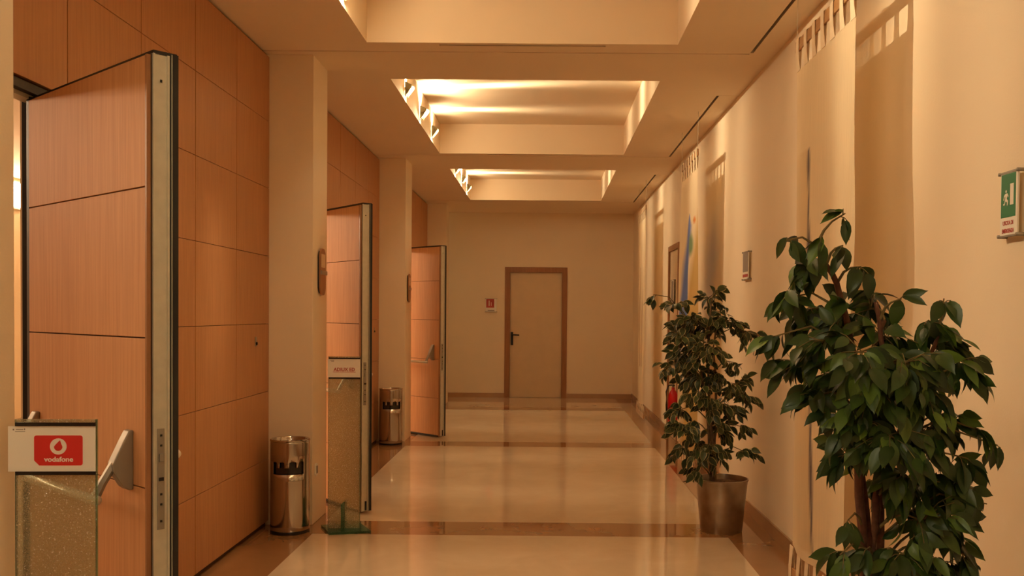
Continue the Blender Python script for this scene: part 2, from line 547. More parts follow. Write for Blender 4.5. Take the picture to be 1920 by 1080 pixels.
# ------------------------------------------------------------------ thick acoustic door leaves
W, T, LZ0, LZ1 = 0.94, 0.095, 0.015, 2.168
def make_leaf(n, hy, ang, label):
    a = math.radians(ang)
    d = empty('door_%d' % n, (-1.80, hy, 0), (0, 0, a - math.pi / 2))
    struct(d, label)
    box('door_core', (0.012, W - 0.004, -T + 0.012, -0.014, LZ0 + 0.02, LZ1 - 0.008), M['joint'], d)
    rows = [LZ0 + 0.01, 0.443, 0.886, 1.329, 1.772, LZ1 - 0.012]
    for r0, r1 in zip(rows, rows[1:]):
        box('inner_panel', (0.022, W - 0.010, -T, -T + 0.0125, r0 + 0.002, r1 - 0.002), M['door_wood'], d, bevel=0.001)
        box('outer_panel', (0.022, W - 0.014, -0.016, -0.002, r0 + 0.002, r1 - 0.002), M['wood'], d, bevel=0.001)
    box('edge_strip', (W - 0.010, W, -T, -T + 0.012, LZ0, LZ1 - 0.012), M['frame_wood'], d)
    pr = boxes('edge_profile', [(W - 0.006, W, -T + 0.018, -0.027, LZ0, LZ1 - 0.006),
                                (W, W + 0.004, -T + 0.018, -T + 0.024, LZ0, LZ1 - 0.006),
                                (W, W + 0.004, -0.034, -0.027, LZ0, LZ1 - 0.006),
                                (W - 0.004, W + 0.002, -0.020, -0.0175, LZ0, LZ1)], M['alu'], d)
    boxes('edge_seal', [(W - 0.006, W - 0.001, -0.027, -0.020, LZ0, LZ1), (W - 0.006, W + 0.004, -0.0175, 0.0, LZ0, LZ1),
                        (0, W, -T + 0.02, -0.002, LZ1 - 0.008, LZ1 + 0.004), (0.0, 0.022, -T, 0.0, LZ0, LZ1),
                        (0.02, W - 0.02, -T + 0.004, -0.006, LZ0 - 0.006, LZ0 + 0.02)], M['black'], d)
    box('foot_stop', (W - 0.001, W + 0.003, -0.050, -0.036, 0.02, 0.085), M['black_gloss'], d)
    lp = box('lock_plate', (W, W + 0.0025, -0.064, -0.042, 0.76, 1.06), M['alu_grey'], d, bevel=0.0008)
    for z in (0.785, 0.835, 0.865, 1.01, 1.04):
        box('screw', (W + 0.002, W + 0.0045, -0.056, -0.050, z - 0.003, z + 0.003), M['black_gloss'], lp)
    box('latch', (W + 0.002, W + 0.010, -0.060, -0.046, 0.962, 0.986), M['alu_grey'], lp, bevel=0.002)
    box('dead_bolt', (W + 0.002, W + 0.006, -0.060, -0.046, 0.905, 0.915), M['black_gloss'], lp)
    box('screw', (W, W + 0.003, -0.055, -0.049, 2.08, 2.088), M['black_gloss'], pr)
    # push bar on the room side: wedge shaped end housings, slanting arms, long bar
    pb = empty('push_bar')
    pb.parent = d
    yb = -T
    for hx, s in ((W - 0.105, -1), (0.10, 1)):
        prof = [(0, 0.872), (0, 1.052), (-0.014, 1.050), (-0.030, 1.02), (-0.062, 0.955), (-0.060, 0.932), (-0.03, 0.884), (-0.014, 0.872)]
        o = prism('housing', prof, lambda u, v, dd: (dd, yb + u, v), hx - 0.020, hx + 0.020, M['alu_grey'], pb)
        bv = o.modifiers.new('bevel', 'BEVEL')
        bv.width = 0.004
        bv.segments = 2
        bm = bmesh.new()
        add_tube(bm, [(hx, yb - 0.050, 0.955), (hx, yb - 0.085, 0.900), (hx, yb - 0.108, 0.855)], [0.013, 0.013, 0.014], 6)
        fin('arm', bm, M['alu_grey'], pb)
    tube('bar', [(0.09, yb - 0.108, 0.855), (W - 0.085, yb - 0.108, 0.855)], 0.0145, M['bar_metal'], pb, 14)
    # small knob on the corridor side
    kb = bmesh.new()
    add_tube(kb, [(W - 0.06, -0.004, 0.97), (W - 0.06, 0.012, 0.97), (W - 0.06, 0.020, 0.97), (W - 0.06, 0.032, 0.97), (W - 0.06, 0.037, 0.97)],
             [0.014, 0.008, 0.007, 0.013, 0.008], 14)
    fin('knob', kb, M['bar_metal'], d, True)
    return d

make_leaf(1, *HINGES[0], 'thick beech door standing open beside the glass stand with the red logo')
make_leaf(2, *HINGES[1], 'thick beech door standing open behind the glass stand with red lettering')
make_leaf(3, *HINGES[2], 'thick beech door standing open beside the column closest to the end wall')

# ------------------------------------------------------------------ end wall door and right wall door
d4 = struct(empty('door_4', (-0.156, FAR, 0)), 'closed cream door in a brown wooden frame on the end wall')
boxes('door_frame', [(-0.523, -0.433, -0.02, 0.10, 0, FDT), (0.433, 0.521, -0.02, 0.10, 0, FDT), (-0.523, 0.521, -0.02, 0.10, FDT, FDT + 0.088)],
      M['frame_wood'], d4)
box('door_leaf', (-0.433, 0.433, 0.02, 0.06, 0.0, FDT), M['door_leaf'], d4, bevel=0.003)
hd = box('handle_plate', (-0.418, -0.378, 0.010, 0.021, 0.88, 1.10), M['black_gloss'], d4, bevel=0.004)
tube('lever', [(-0.398, 0.012, 1.055), (-0.398, -0.045, 1.055), (-0.385, -0.05, 1.055), (-0.275, -0.05, 1.050)], 0.011, M['black_gloss'], hd, 10)

d5 = struct(empty('door_5', (XR, 10.715, 0)), 'cream door in a brown frame on the right wall')
boxes('door_frame', [(-0.018, 0.10, -0.425, -0.375, 0, DTOP + 0.06), (-0.018, 0.10, 0.375, 0.425, 0, DTOP + 0.06),
                     (-0.018, 0.10, -0.375, 0.375, DTOP, DTOP + 0.06)], M['frame_wood'], d5)
box('door_leaf', (0.004, 0.05, -0.375, 0.375, 0.0, DTOP), M['door_leaf'], d5, bevel=0.003)
h5 = box('handle_plate', (-0.006, 0.005, -0.35, -0.31, 0.92, 1.12), M['black_gloss'], d5, bevel=0.003)
tube('lever', [(0, -0.33, 1.06), (-0.045, -0.33, 1.06), (-0.048, -0.31, 1.06), (-0.048, -0.22, 1.06)], 0.009, M['black_gloss'], h5, 8)

# ------------------------------------------------------------------ linear air slots in the ceiling
for i, (a, b) in enumerate(slots):
    o = boxes('air_slot', [(SLOT0, SLOT1, a, b, H + 0.03, H + 0.05), (SLOT0, SLOT0 + 0.002, a, b, H + 0.001, H + 0.03)], M['black'])
    tag(o, 'long narrow black air slot in the ceiling ' + ['above the near end of the right wall', 'above the banner with the thin dark stroke', 'above the banner with the blue stroke', 'above the banner close to the end wall'][i], 'vent', 'air slots along the right wall')
for (k, (s0, s1, x0, x1)), nm in zip(beam_slots.items(), ('first and second doors', 'second and third doors', 'camera and first door')):
    o = boxes('air_slot', [(x0, x1, s0, s1, H + 0.02, H + 0.04), (x0, x1, s0 + 0.010, s0 + 0.014, H + 0.002, H + 0.02)], M['lamp_metal'])
    tag(o, 'short air slot across the ceiling beam between the %s' % nm.replace('camera and first door', 'first door and the back wall'), 'vent', 'air slots across the ceiling beams')

# ------------------------------------------------------------------ halogen wall lamps inside the coffers
lamp_light = bpy.data.lights.new('lamp_light', 'POINT')
lamp_light.energy = FAN_POWER
lamp_light.color = BULB_COLOR
lamp_light.shadow_soft_size = 0.012
lamp_light.use_nodes = True
_nt = lamp_light.node_tree
_em = _nt.nodes['Emission']
_tc = _nt.nodes.new('ShaderNodeTexCoord')
_sp = _nt.nodes.new('ShaderNodeSeparateXYZ')
_nt.links.new(_tc.outputs['Normal'], _sp.inputs[0])
def _math(op, a, b=None):
    n = _nt.nodes.new('ShaderNodeMath')
    n.operation = op
    for i, v in enumerate((a, b)):
        if v is None:
            continue
        if isinstance(v, (int, float)):
            n.inputs[i].default_value = v
        else:
            _nt.links.new(v, n.inputs[i])
    return n.outputs[0]
# photometric spread of a halogen wall washer: a tight upright fan plus a weak general glow
_q = _math('DIVIDE', _sp.outputs['Y'], 0.15)
_g = _math('EXPONENT', _math('MULTIPLY', _math('MULTIPLY', _q, _q), -1.0))
_up = _math('MULTIPLY', _math('MAXIMUM', _sp.outputs['Z'], 0.0), 1.3)
_base = _math('ADD', _math('MULTIPLY', _g, 1.95), 0.13)
_nt.links.new(_math('MULTIPLY', _base, _math('SUBTRACT', _up, -0.95)), _em.inputs['Strength'])

entry_fill_light = lamp_light.copy()          # unseen entrance coffer lamps, paled and widened as added fill for the foreground
entry_fill_light.color = (1.0, 0.92, 0.68)
entry_fill_light.energy = FAN_POWER * 0.5
for n in entry_fill_light.node_tree.nodes:
    if n.type == 'MATH' and n.operation == 'ADD':
        n.inputs[1].default_value = 0.7
middle_light = lamp_light.copy()         # stronger bulb in the turned middle lamps
middle_light.energy = FAN_POWER * 2.8
for n in middle_light.node_tree.nodes:
    if n.type == 'MATH' and n.operation == 'DIVIDE':
        n.inputs[1].default_value = 0.11
    if n.type == 'MATH' and n.operation == 'MAXIMUM':
        n.inputs[1].default_value = -0.6

def make_lamp():
    r = empty('coffer_lamp')
    box('back_plate', (0.0, 0.008, -0.022, 0.022, -0.05, 0.05), M['lamp_metal'], r, bevel=0.002)
    for s in (-1, 1):
        prism('side_shade', [(0.004, -0.055), (0.010, -0.055), (0.060, 0.012), (0.060, 0.030), (0.010, 0.055), (0.004, 0.055)],
              lambda u, v, dd: (u, dd, v), s * 0.040 - 0.0012, s * 0.040 + 0.0012, M['lamp_metal'], r)
        box('socket', (0.006, 0.026, s * 0.036 - 0.006, s * 0.036 + 0.006, -0.008, 0.008), M['lamp_metal'], r)
    tube('bulb', [(0.026, -0.028, 0), (0.026, 0.028, 0)], 0.005, M['bulb'], r, 6)
    l = bpy.data.objects.new('lamp_light', lamp_light)
    COL.objects.link(l)
    l.parent = r
    l.location = (0.046, 0, 0)
    return r

def copy_tree(o, parent=None):
    c = o.copy()
    COL.objects.link(c)
    c.parent = parent
    for ch in list(o.children):
        copy_tree(ch, c)
    return c

LAMP_Z = 3.18
places = ['in the coffer behind the first open door', 'in the coffer over the first open door', 'in the coffer over the second open door', 'in the coffer over the third open door']
spots = {-1: 'farthest from the end wall', 0: 'turned sideways in the middle', 1: 'closest to the end wall'}
proto = make_lamp()
first = True
for ci, (a, b) in enumerate(COFFERS):
    mid = (a + b) / 2
    for k in (-1, 0, 1):
        o = proto if first else copy_tree(proto)
        first = False
        o.location = (CL + (0.012 if k == 0 else 0.002), mid + k * 0.86, LAMP_Z)
        o.rotation_euler = (0, 0, math.radians({-1: -7, 0: -10, 1: 0}[k]))
        [c for c in o.children if c.type == 'LIGHT'][0].data = entry_fill_light if ci == 0 else (middle_light if k == 0 else lamp_light)
        tag(o, 'bracket halogen lamp %s, %s' % (places[ci], spots[k]), 'lamp', 'halogen lamps inside the ceiling coffers')

# long wall lamps of the hall behind the doors, ceiling lamp of the side passage
for y, nm in ((1.4, 'behind the first open door'), (3.6, 'between the first and second open doors'), (5.5, 'behind the second open door'), (7.6, 'between the second and third open doors'), (9.5, 'behind the third open door'), (11.3, 'beyond the third open door'), (13.2, 'at the end by the side passage')):
    o = empty('hall_lamp', (-6.8, y, 2.72))
    tag(o, 'long wall lamp of the hall ' + nm, 'lamp', 'wall lamps of the hall')
    box('lamp_frame', (0, 0.03, -0.86, 0.86, -0.03, 0.33), M['alu'], o)
    box('diffuser', (0.03, 0.045, -0.82, 0.82, 0, 0.30), M['hall_lamp_bright' if y > 9 else 'hall_lamp'], o)
o = empty('ceiling_lamp', (-2.9, 15.26, H))
tag(o, 'square ceiling lamp of the side passage beyond the last column', 'lamp')
box('lamp_frame', (-0.33, 0.33, -0.33, 0.33, -0.02, 0), M['alu'], o)
box('diffuser', (-0.30, 0.30, -0.30, 0.30, -0.032, -0.02), M['side_lamp'], o)

# ------------------------------------------------------------------ hanging cloth banners
def cloth_mat(name):
    m, nt, b = new_mat(name)
    at = nt.nodes.new('ShaderNodeAttribute')
    at.attribute_name = 'paint'
    tc = nt.nodes.new('ShaderNodeTexCoord')
    mp = nt.nodes.new('ShaderNodeMapping')
    mp.inputs['Scale'].default_value = (1, 60, 1.2)
    nt.links.new(tc.outputs['Object'], mp.inputs['Vector'])
    n = nt.nodes.new('ShaderNodeTexNoise')
    n.inputs['Scale'].default_value = 3
    nt.links.new(mp.outputs[0], n.inputs['Vector'])
    mr = nt.nodes.new('ShaderNodeMapRange')
    mr.inputs[3].default_value = 0.88
    mr.inputs[4].default_value = 1.08
    nt.links.new(n.outputs['Fac'], mr.inputs[0])
    mx = nt.nodes.new('ShaderNodeMixRGB')
    mx.blend_type = 'MULTIPLY'
    mx.inputs[0].default_value = 1
    nt.links.new(at.outputs['Color'], mx.inputs[1])
    nt.links.new(mr.outputs[0], mx.inputs[2])
    nt.links.new(mx.outputs[0], b.inputs['Base Color'])
    b.inputs['Roughness'].default_value = 0.9
    b.inputs['Specular IOR Level'].default_value = 0.1
    bp = nt.nodes.new('ShaderNodeBump')
    bp.inputs['Strength'].default_value = 0.25
    bp.inputs['Distance'].default_value = 0.004
    nt.links.new(n.outputs['Fac'], bp.inputs['Height'])
    nt.links.new(bp.outputs['Normal'], b.inputs['Normal'])
    tl = nt.nodes.new('ShaderNodeBsdfTranslucent')
    nt.links.new(mx.outputs[0], tl.inputs[0])
    ms = nt.nodes.new('ShaderNodeMixShader')
    ms.inputs[0].default_value = 0.30
    nt.links.new(b.outputs[0], ms.inputs[1])
    nt.links.new(tl.outputs[0], ms.inputs[2])
    nt.links.new(ms.outputs[0], nt.nodes['Material Output'].inputs[0])
    return m
M['cloth'] = cloth_mat('painted_cloth')
M['tab'] = plain('cream_cloth', (0.88, 0.76, 0.56), 0.9, var=0.06, scale=20, spec=0.1)

def mixc(a, b, t):
    t = max(0.0, min(1.0, t))
    return tuple(x * (1 - t) + y * t for x, y in zip(a, b))

CREAM = (0.90, 0.79, 0.58)
def paint_a(u, v):
    c = CREAM
    if 0.02 < v < 0.82:
        s = 0.285 + 0.20 * (0.82 - v) ** 1.1
        w = 0.010 + 0.035 * math.exp(-((v - 0.585) / 0.055) ** 2) + 0.012 * math.exp(-((v - 0.17) / 0.08) ** 2)
        w += 0.014 * math.exp(-((v - 0.79) / 0.03) ** 2)
        d = abs(u - s)
        if u < s:
            c = mixc(c, (0.66, 0.50, 0.27), 0.55 * math.exp(-(s - u) / 0.16))
        c = mixc(c, (0.10, 0.09, 0.13), 1.25 - d / w)
    return c

def paint_b(u, v):
    c = CREAM
    if v < 0.86:
        edge = 1.02 - 1.0 * (0.86 - v) ** 0.8
        c = mixc(c, (0.66, 0.48, 0.20), (u - edge) / 0.16 + 0.4)
        s = 0.62 - 1.15 * (0.86 - v)
        w = (0.16 + 0.13 * math.exp(-((v - 0.70) / 0.12) ** 2)) * min(1.0, (0.86 - v) / 0.05)
        d = abs(u - s)
        if v > 0.30:
            c = mixc(c, (0.17, 0.26, 0.66), (1.0 - d / max(w, 1e-3)) * 2.2)
            c = mixc(c, (0.22, 0.34, 0.20), (1.0 - math.hypot((u - 0.72) / 0.12, (v - 0.74) / 0.05)) * 2)
        c = mixc(c, (0.75, 0.30, 0.08), (1.0 - math.hypot((u - 0.84) / 0.07, (v - 0.825) / 0.014)) * 2)
    return c

def paint_c(u, v):
    c = CREAM
    for k, (u0, s) in enumerate(((0.35, 0.10), (0.62, -0.08))):
        d = abs(u - u0 - s * (1 - v) - 0.03 * math.sin(9 * v + k))
        if 0.2 < v < 0.75:
            c = mixc(c, (0.45, 0.26, 0.12), 1.0 - d / 0.03)
    return c

def make_banner(y0, y1, paint, seed, label, bulge):
    x, zt, zb, zbat = 1.25, 2.63, 0.25, 2.755
    rnd = random.Random(seed)
    wid = y1 - y0
    r = empty('cloth_banner', (x, (y0 + y1) / 2, 0))
    tag(r, label, 'banner', 'painted cloth banners hanging along the right wall')
    nu, nv = 56, 120
    bm = bmesh.new()
    grid = []
    p1, p2 = rnd.random() * 6, rnd.random() * 6
    for j in range(nv + 1):
        v = j / nv
        row = []
        for i in range(nu + 1):
            u = i / nu                                  # 0 = far edge, 1 = near edge
            yy = wid / 2 - u * wid
            damp = math.sin(math.pi * min(1, (1 - v) * 1.6 + 0.02) / 2)
            yy -= (u - 0.3) * bulge * math.exp(-((v - 0.62) / 0.13) ** 2) - (0.012 * math.sin(5 * v + p1) * damp)
            xx = damp * (0.016 * math.sin(3.2 * u * math.pi + p1 + 1.2 * v) + 0.008 * math.sin(9 * u + p2))
            row.append(bm.verts.new((xx, yy, zb + v * (zt - zb))))
        grid.append(row)
    for j in range(nv):
        for i in range(nu):
            bm.faces.new((grid[j][i], grid[j][i + 1], grid[j + 1][i + 1], grid[j + 1][i]))
    me = bpy.data.meshes.new('cloth')
    bm.to_mesh(me)
    bm.free()
    ca = me.color_attributes.new('paint', 'FLOAT_COLOR', 'POINT')
    k = 0
    for j in range(nv + 1):
        for i in range(nu + 1):
            ca.data[k].color = (*paint(i / nu, j / nv), 1)
            k += 1
    for p in me.polygons:
        p.use_smooth = True
    c = link('cloth', me, M['cloth'], r)
    box('top_batten', (-0.005, 0.005, -wid / 2 - 0.02, wid / 2 + 0.02, zbat - 0.028, zbat + 0.028), M['batten'], r, bevel=0.002)
    box('bottom_batten', (-0.005, 0.005, -wid / 2 - 0.02, wid / 2 + 0.02, 0.10, 0.15), M['batten'], r, bevel=0.002)
    n = 7
    for t in range(n):
        yc = wid / 2 - 0.03 - t * (wid - 0.06) / (n - 1)
        hw = 0.026
        bm = bmesh.new()
        prof = [(-0.002, zt - 0.004, hw * 1.25), (-0.007, zt + 0.05, hw * 0.95), (-0.009, zbat - 0.03, hw * 0.9), (-0.009, zbat + 0.03, hw * 0.9),
                (0.0, zbat + 0.036, hw * 0.9), (0.009, zbat + 0.03, hw * 0.9), (0.009, zbat - 0.03, hw * 0.9), (0.007, zt + 0.05, hw * 0.95), (0.002, zt - 0.004, hw * 1.25)]
        rows = [[bm.verts.new((px, yc - w_, pz)), bm.verts.new((px, yc + w_, pz))] for px, pz, w_ in prof]
        for q0, q1 in zip(rows, rows[1:]):
            bm.faces.new((q0[0], q0[1], q1[1], q1[0]))
        o = fin('tab', bm, M['tab'], r)
        o.modifiers.new('solid', 'SOLIDIFY').thickness = 0.0016
        bm = bmesh.new()
        prof = [(-0.002, zb + 0.004, hw * 1.2), (-0.009, 0.155, hw * 0.9), (-0.009, 0.095, hw * 0.9), (0.0, 0.089, hw * 0.9),
                (0.009, 0.095, hw * 0.9), (0.009, 0.155, hw * 0.9), (0.002, zb + 0.004, hw * 1.2)]
        rows = [[bm.verts.new((px, yc - w_, pz)), bm.verts.new((px, yc + w_, pz))] for px, pz, w_ in prof]
        for q0, q1 in zip(rows, rows[1:]):
            bm.faces.new((q0[0], q0[1], q1[1], q1[0]))
        o = fin('tab', bm, M['tab'], r)
        o.modifiers.new('solid', 'SOLIDIFY').thickness = 0.0016
    for s in (-1, 1):
        ye = s * (wid / 2 + 0.005)
        tube('cord', [(0, ye, zbat), (0, ye, H)], 0.0018, M['cord'], r, 5)
    return r

make_banner(3.84, 4.73, paint_a, 3, 'cream cloth banner with a thin dark brush stroke behind the big green fig', 0.055)
make_banner(7.80, 8.69, paint_b, 5, 'cream cloth banner painted with a broad blue stroke and ochre field', 0.0)
make_banner(11.80, 12.69, paint_c, 8, 'cream cloth banner hanging close to the end wall', 0.0)

# ------------------------------------------------------------------ ashtray bins
def make_bin(x, y, rot, label):
    r = empty('ashtray_bin', (x, y, 0), (0, 0, rot))
    tag(r, label, 'bin', 'steel ashtray bins in front of the columns')
    R, h = 0.122, 0.60
    seg = 72
    zs = [0.012, 0.05, 0.20, 0.34, 0.384, 0.40, 0.425, 0.45, 0.462, 0.50, 0.575, 0.59]
    bm = bmesh.new()
    rings = [[bm.verts.new((R * math.cos(2 * math.pi * k / seg), R * math.sin(2 * math.pi * k / seg), z)) for k in range(seg)] for z in zs]
    # slot faces the local -Y side; notched upper rim with three hanging tongues
    for j in range(len(zs) - 1):
        for k in range(seg):
            ang = (k + 0.5) / seg * 360.0 - 270.0
            zc = (zs[j] + zs[j + 1]) / 2
            hole = abs(ang) < 50 and 0.386 < zc < 0.46
            if abs(ang) > 44 and zc < 0.39:
                hole = False
            if zc > 0.425 and (abs(ang + 2) < 8 or abs(ang - 30) < 6 or abs(ang + 30) < 6):
                hole = False
            if hole:
                continue
            bm.faces.new((rings[j][k], rings[j][(k + 1) % seg], rings[j + 1][(k + 1) % seg], rings[j + 1][k]))
    for v_ in list(bm.verts):
        if not v_.link_faces:
            bm.verts.remove(v_)
    b = fin('body', bm, M['steel'], r, True)
    b.modifiers.new('solid', 'SOLIDIFY').thickness = 0.002
    lathe('liner', [(0.0, 0.36), (R - 0.012, 0.36), (R - 0.012, 0.50), (0, 0.50)], M['black_gloss'], r)
    lathe('rim', [(R - 0.001, 0.585), (R + 0.003, 0.588), (R + 0.004, 0.594), (R - 0.002, 0.600), (R - 0.014, 0.598), (R - 0.018, 0.590),
                  (R - 0.022, 0.575), (0, 0.572)], M['steel'], r)
    lathe('foot', [(0, 0.0), (R - 0.004, 0.0), (R + 0.001, 0.003), (R + 0.001, 0.016), (R - 0.01, 0.018)], M['black_gloss'], r)
    return r

make_bin(-1.625, 5.985, math.radians(8), 'polished steel ashtray bin between the beech wall and the column near the glass stand')
make_bin(-1.645, 10.03, math.radians(14), 'polished steel ashtray bin half hidden behind the second open door')

# ------------------------------------------------------------------ glass sign stands
def rounded(w, h, rad, n=5, cut=None):
    pts = []
    for cx, cy, a0 in ((w / 2 - rad, h / 2 - rad, 0), (-w / 2 + rad, h / 2 - rad, 90), (-w / 2 + rad, -h / 2 + rad, 180), (w / 2 - rad, -h / 2 + rad, 270)):
        if cut and a0 == 180:
            pts += [(-w / 2, -h / 2 + cut), (-w / 2 + cut, -h / 2)]
            continue
        for k in range(n + 1):
            a = math.radians(a0 + 90 * k / n)
            pts.append((cx + rad * math.cos(a), cy + rad * math.sin(a)))
    return pts

def make_stand(x, y, rot, label):
    r = empty('sign_stand', (x, y, 0), (0, 0, rot))
    tag(r, label, 'sign stand', 'glass sign stands beside the open doors')
    # local frame: panel lies in local XZ, readable face towards local -Y
    base = prism('base', [(-0.165, 0.09), (-0.07, -0.13), (0.185, -0.075), (0.08, 0.155)], lambda u, v, d: (u, v, d), 0.0, 0.015, M['green_edge'], r)
    box('panel', (-0.10, 0.10, -0.005, 0.005, 0.015, 1.125), M['crackle_glass'], r)
    boxes('panel_edge', [(-0.1025, -0.10, -0.005, 0.005, 0.015, 1.125), (0.10, 0.1025, -0.005, 0.005, 0.015, 1.125)], M['clear_glass'], r)
    boxes('fin', [(-0.005, 0.005, -0.085, -0.005, 0.015, 0.185), (-0.005, 0.005, 0.005, 0.085, 0.015, 0.185)], M['green_edge'], r)
    return r

def card(parent, x0, x1):
    c = box('sign_card', (x0, x1, -0.0085, -0.0065, 0.990, 1.108), M['paper'], parent)
    for z in (1.113, 0.986):
        box('clip_bar', (-0.0985, 0.1025, -0.012, -0.0052, z - 0.0045, z + 0.0045), M['black_gloss'], parent)
    return c

FR = Matrix(((1, 0, 0, 0), (0, 0, 1, 0), (0, 1, 0, 0), (0, 0, 0, 1)))
def face_mat(x, y, z):
    # text plane (x right, y up) -> local (x, -Y facing, z)
    return Matrix.Translation((x, y, z)) @ Matrix.Rotation(math.pi / 2, 4, 'X')

s1 = make_stand(-1.268, 2.43, math.radians(4), 'crackled glass stand carrying a white card with a red square logo')
c1 = card(s1, -0.118, 0.1015)
fx = lambda u, v, d: (u + 0.0085, d, v + 1.045)
lg = prism('red_logo', rounded(0.122, 0.078, 0.006, 5, 0.013), fx, -0.0093, -0.0085, M['red_print'], c1)
ring = [(0.021 * math.cos(math.radians(a)), 0.021 * math.sin(math.radians(a)) + 0.0105) for a in range(0, 360, 8)]
prism('ring_mark', ring, fx, -0.0099, -0.0093, M['white_print'], c1)
drop = []
for k in range(36):
    a = math.radians(k * 10 + 90)
    rr = 0.0105
    drop.append((rr * math.cos(a), rr * math.sin(a) + 0.0095))
drop2 = []
for (u, v) in drop:
    t = max(0, (v - 0.0095) / 0.0105)
    drop2.append((u * (1 - 0.70 * t ** 1.5) + 0.0045 * t ** 2, v + 0.0065 * t ** 2))
prism('drop_mark', drop2, fx, -0.0105, -0.0099, M['red_print'], c1)
text_mesh('logo_text', 'vodafone', 0.0175, M['white_print'], c1, face_mat(0.0095, -0.0096, 1.0215), bold=0.0004, xs=1.12)
boxes('small_mark', [(-0.106, -0.102, -0.0089, -0.0085, 1.097, 1.101), (-0.098, -0.080, -0.0089, -0.0085, 1.0985, 1.1005),
                     (-0.078, -0.075, -0.0089, -0.0085, 1.098, 1.102), (-0.100, -0.075, -0.0089, -0.0085, 1.0935, 1.0950)], M['grey_print'], c1)

s2 = make_stand(-1.288, 6.03, math.radians(2), 'crackled glass stand carrying a white card with underlined red lettering')
c2 = card(s2, -0.106, 0.1015)
text_mesh('red_text', 'ADIUX ED', 0.030, M['darkred_print'], c2, face_mat(0.0, -0.0090, 1.040), bold=0.0008, xs=0.98)
box('underline', (-0.072, 0.072, -0.0092, -0.0085, 1.0225, 1.0255), M['darkred_print'], c2)
boxes('small_mark', [(-0.09, -0.066, -0.0089, -0.0085, 1.098, 1.101), (-0.084, -0.066, -0.0089, -0.0085, 1.092, 1.095)], M['grey_print'], c2)

# ------------------------------------------------------------------ wall signs
def wall_sign(loc, rotz, w, h, label, build, group=None, stand=0.022):
    # local frame: plate in local XZ, faces local -Y, wall at local y = stand
    r = empty('wall_sign', loc, (0, 0, rotz))
    tag(r, label, 'sign', group)
    box('plate', (-w / 2, w / 2, -0.003, 0.003, -h / 2, h / 2), M['paper'], r, bevel=0.001)
    for sx in (-1, 1):
        for sz in (-1, 1):
            tube('standoff', [(sx * (w / 2 + 0.004), -0.008, sz * (h / 2 - 0.004)), (sx * (w / 2 + 0.004), stand, sz * (h / 2 - 0.004))], 0.006, M['alu_grey'], r, 10)
    for z in (h / 2 - 0.003, -h / 2 + 0.003):
        box('rail', (-w / 2 - 0.004, w / 2 + 0.004, -0.005, 0.004, z - 0.003, z + 0.003), M['alu_grey'], r)
    build(r, w, h)
    return r

def exit_art(r, w, h):
    box('green_field', (-w * 0.44, w * 0.40, -0.004, -0.003, -h * 0.20, h * 0.46), M['green_print'], r)
    box('door_mark', (w * 0.10, w * 0.30, -0.0048, -0.004, -h * 0.02, h * 0.30), M['white_print'], r)
    bm = bmesh.new()
    ax = lambda u, v, d: (u * w, d, v * h)
    add_prism(bm, [(0.025 * math.cos(k) * 1.6 - 0.14, 0.022 * math.sin(k) * 1.0 + 0.195) for k in [i * 0.785 for i in range(8)]], ax, -0.0048, -0.004)
    add_prism(bm, [(-0.19, 0.16), (-0.06, 0.165), (0.0, 0.12), (-0.02, 0.10), (-0.07, 0.13), (-0.10, 0.08), (-0.02, 0.05), (-0.04, -0.02), (-0.08, -0.02),
                   (-0.075, 0.03), (-0.17, 0.05), (-0.21, -0.01), (-0.30, -0.01), (-0.29, 0.015), (-0.235, 0.015), (-0.19, 0.07), (-0.17, 0.13),
                   (-0.23, 0.11), (-0.26, 0.06), (-0.29, 0.07), (-0.26, 0.13)], ax, -0.0048, -0.004)
    fin('running_figure', bm, M['white_print'], r)
    text_mesh('sign_text', 'USCITA DI', 0.018, M['darkred_print'], r, face_mat(-0.002, -0.0036, -h * 0.29), bold=0.0004, xs=0.78)
    text_mesh('sign_text', 'EMERGENZA', 0.018, M['darkred_print'], r, face_mat(-0.002, -0.0036, -h * 0.41), bold=0.0004, xs=0.72)

wall_sign((XR - 0.022, 2.94, 1.765), -math.pi / 2, 0.108, 0.205, 'green emergency exit sign with running figure and small lettering', exit_art)

def small_art(r, w, h):
    box('green_field', (-w * 0.44, w * 0.44, -0.004, -0.003, -h * 0.22, h * 0.47), M['grey_print'], r)
    box('dark_band', (-w * 0.44, w * 0.44, -0.0042, -0.003, -h * 0.40, -h * 0.30), M['darkred_print'], r)
wall_sign((XR - 0.02, 6.80, 1.77), -math.pi / 2, 0.19, 0.205, 'narrow dark framed sign on the right wall above the variegated fig', small_art, stand=0.02)

def door_art(r, w, h):
    box('dark_field', (-w * 0.45, w * 0.45, -0.004, -0.003, -h * 0.45, h * 0.45), M['grey_print'], r)
wall_sign((XR - 0.016, 10.72, 1.66), -math.pi / 2, 0.20, 0.30, 'grey plate on the cream door in the right wall', door_art, stand=0.02)

def far_art(r, w, h):
    box('red_field', (-w * 0.44, w * 0.28, -0.004, -0.003, -h * 0.18, h * 0.46), M['darkred_print'], r)
    boxes('pale_mark', [(-w * 0.22, -w * 0.14, -0.0046, -0.004, -h * 0.05, h * 0.35), (w * 0.0, w * 0.04, -0.0046, -0.004, -h * 0.05, h * 0.22)], M['white_print'], r)
    box('caption', (-w * 0.30, w * 0.30, -0.004, -0.003, -h * 0.42, -h * 0.36), M['grey_print'], r)
wall_sign((-0.906, FAR - 0.022, 1.545), 0, 0.185, 0.225, 'small red and white sign on the end wall beside the door', far_art)

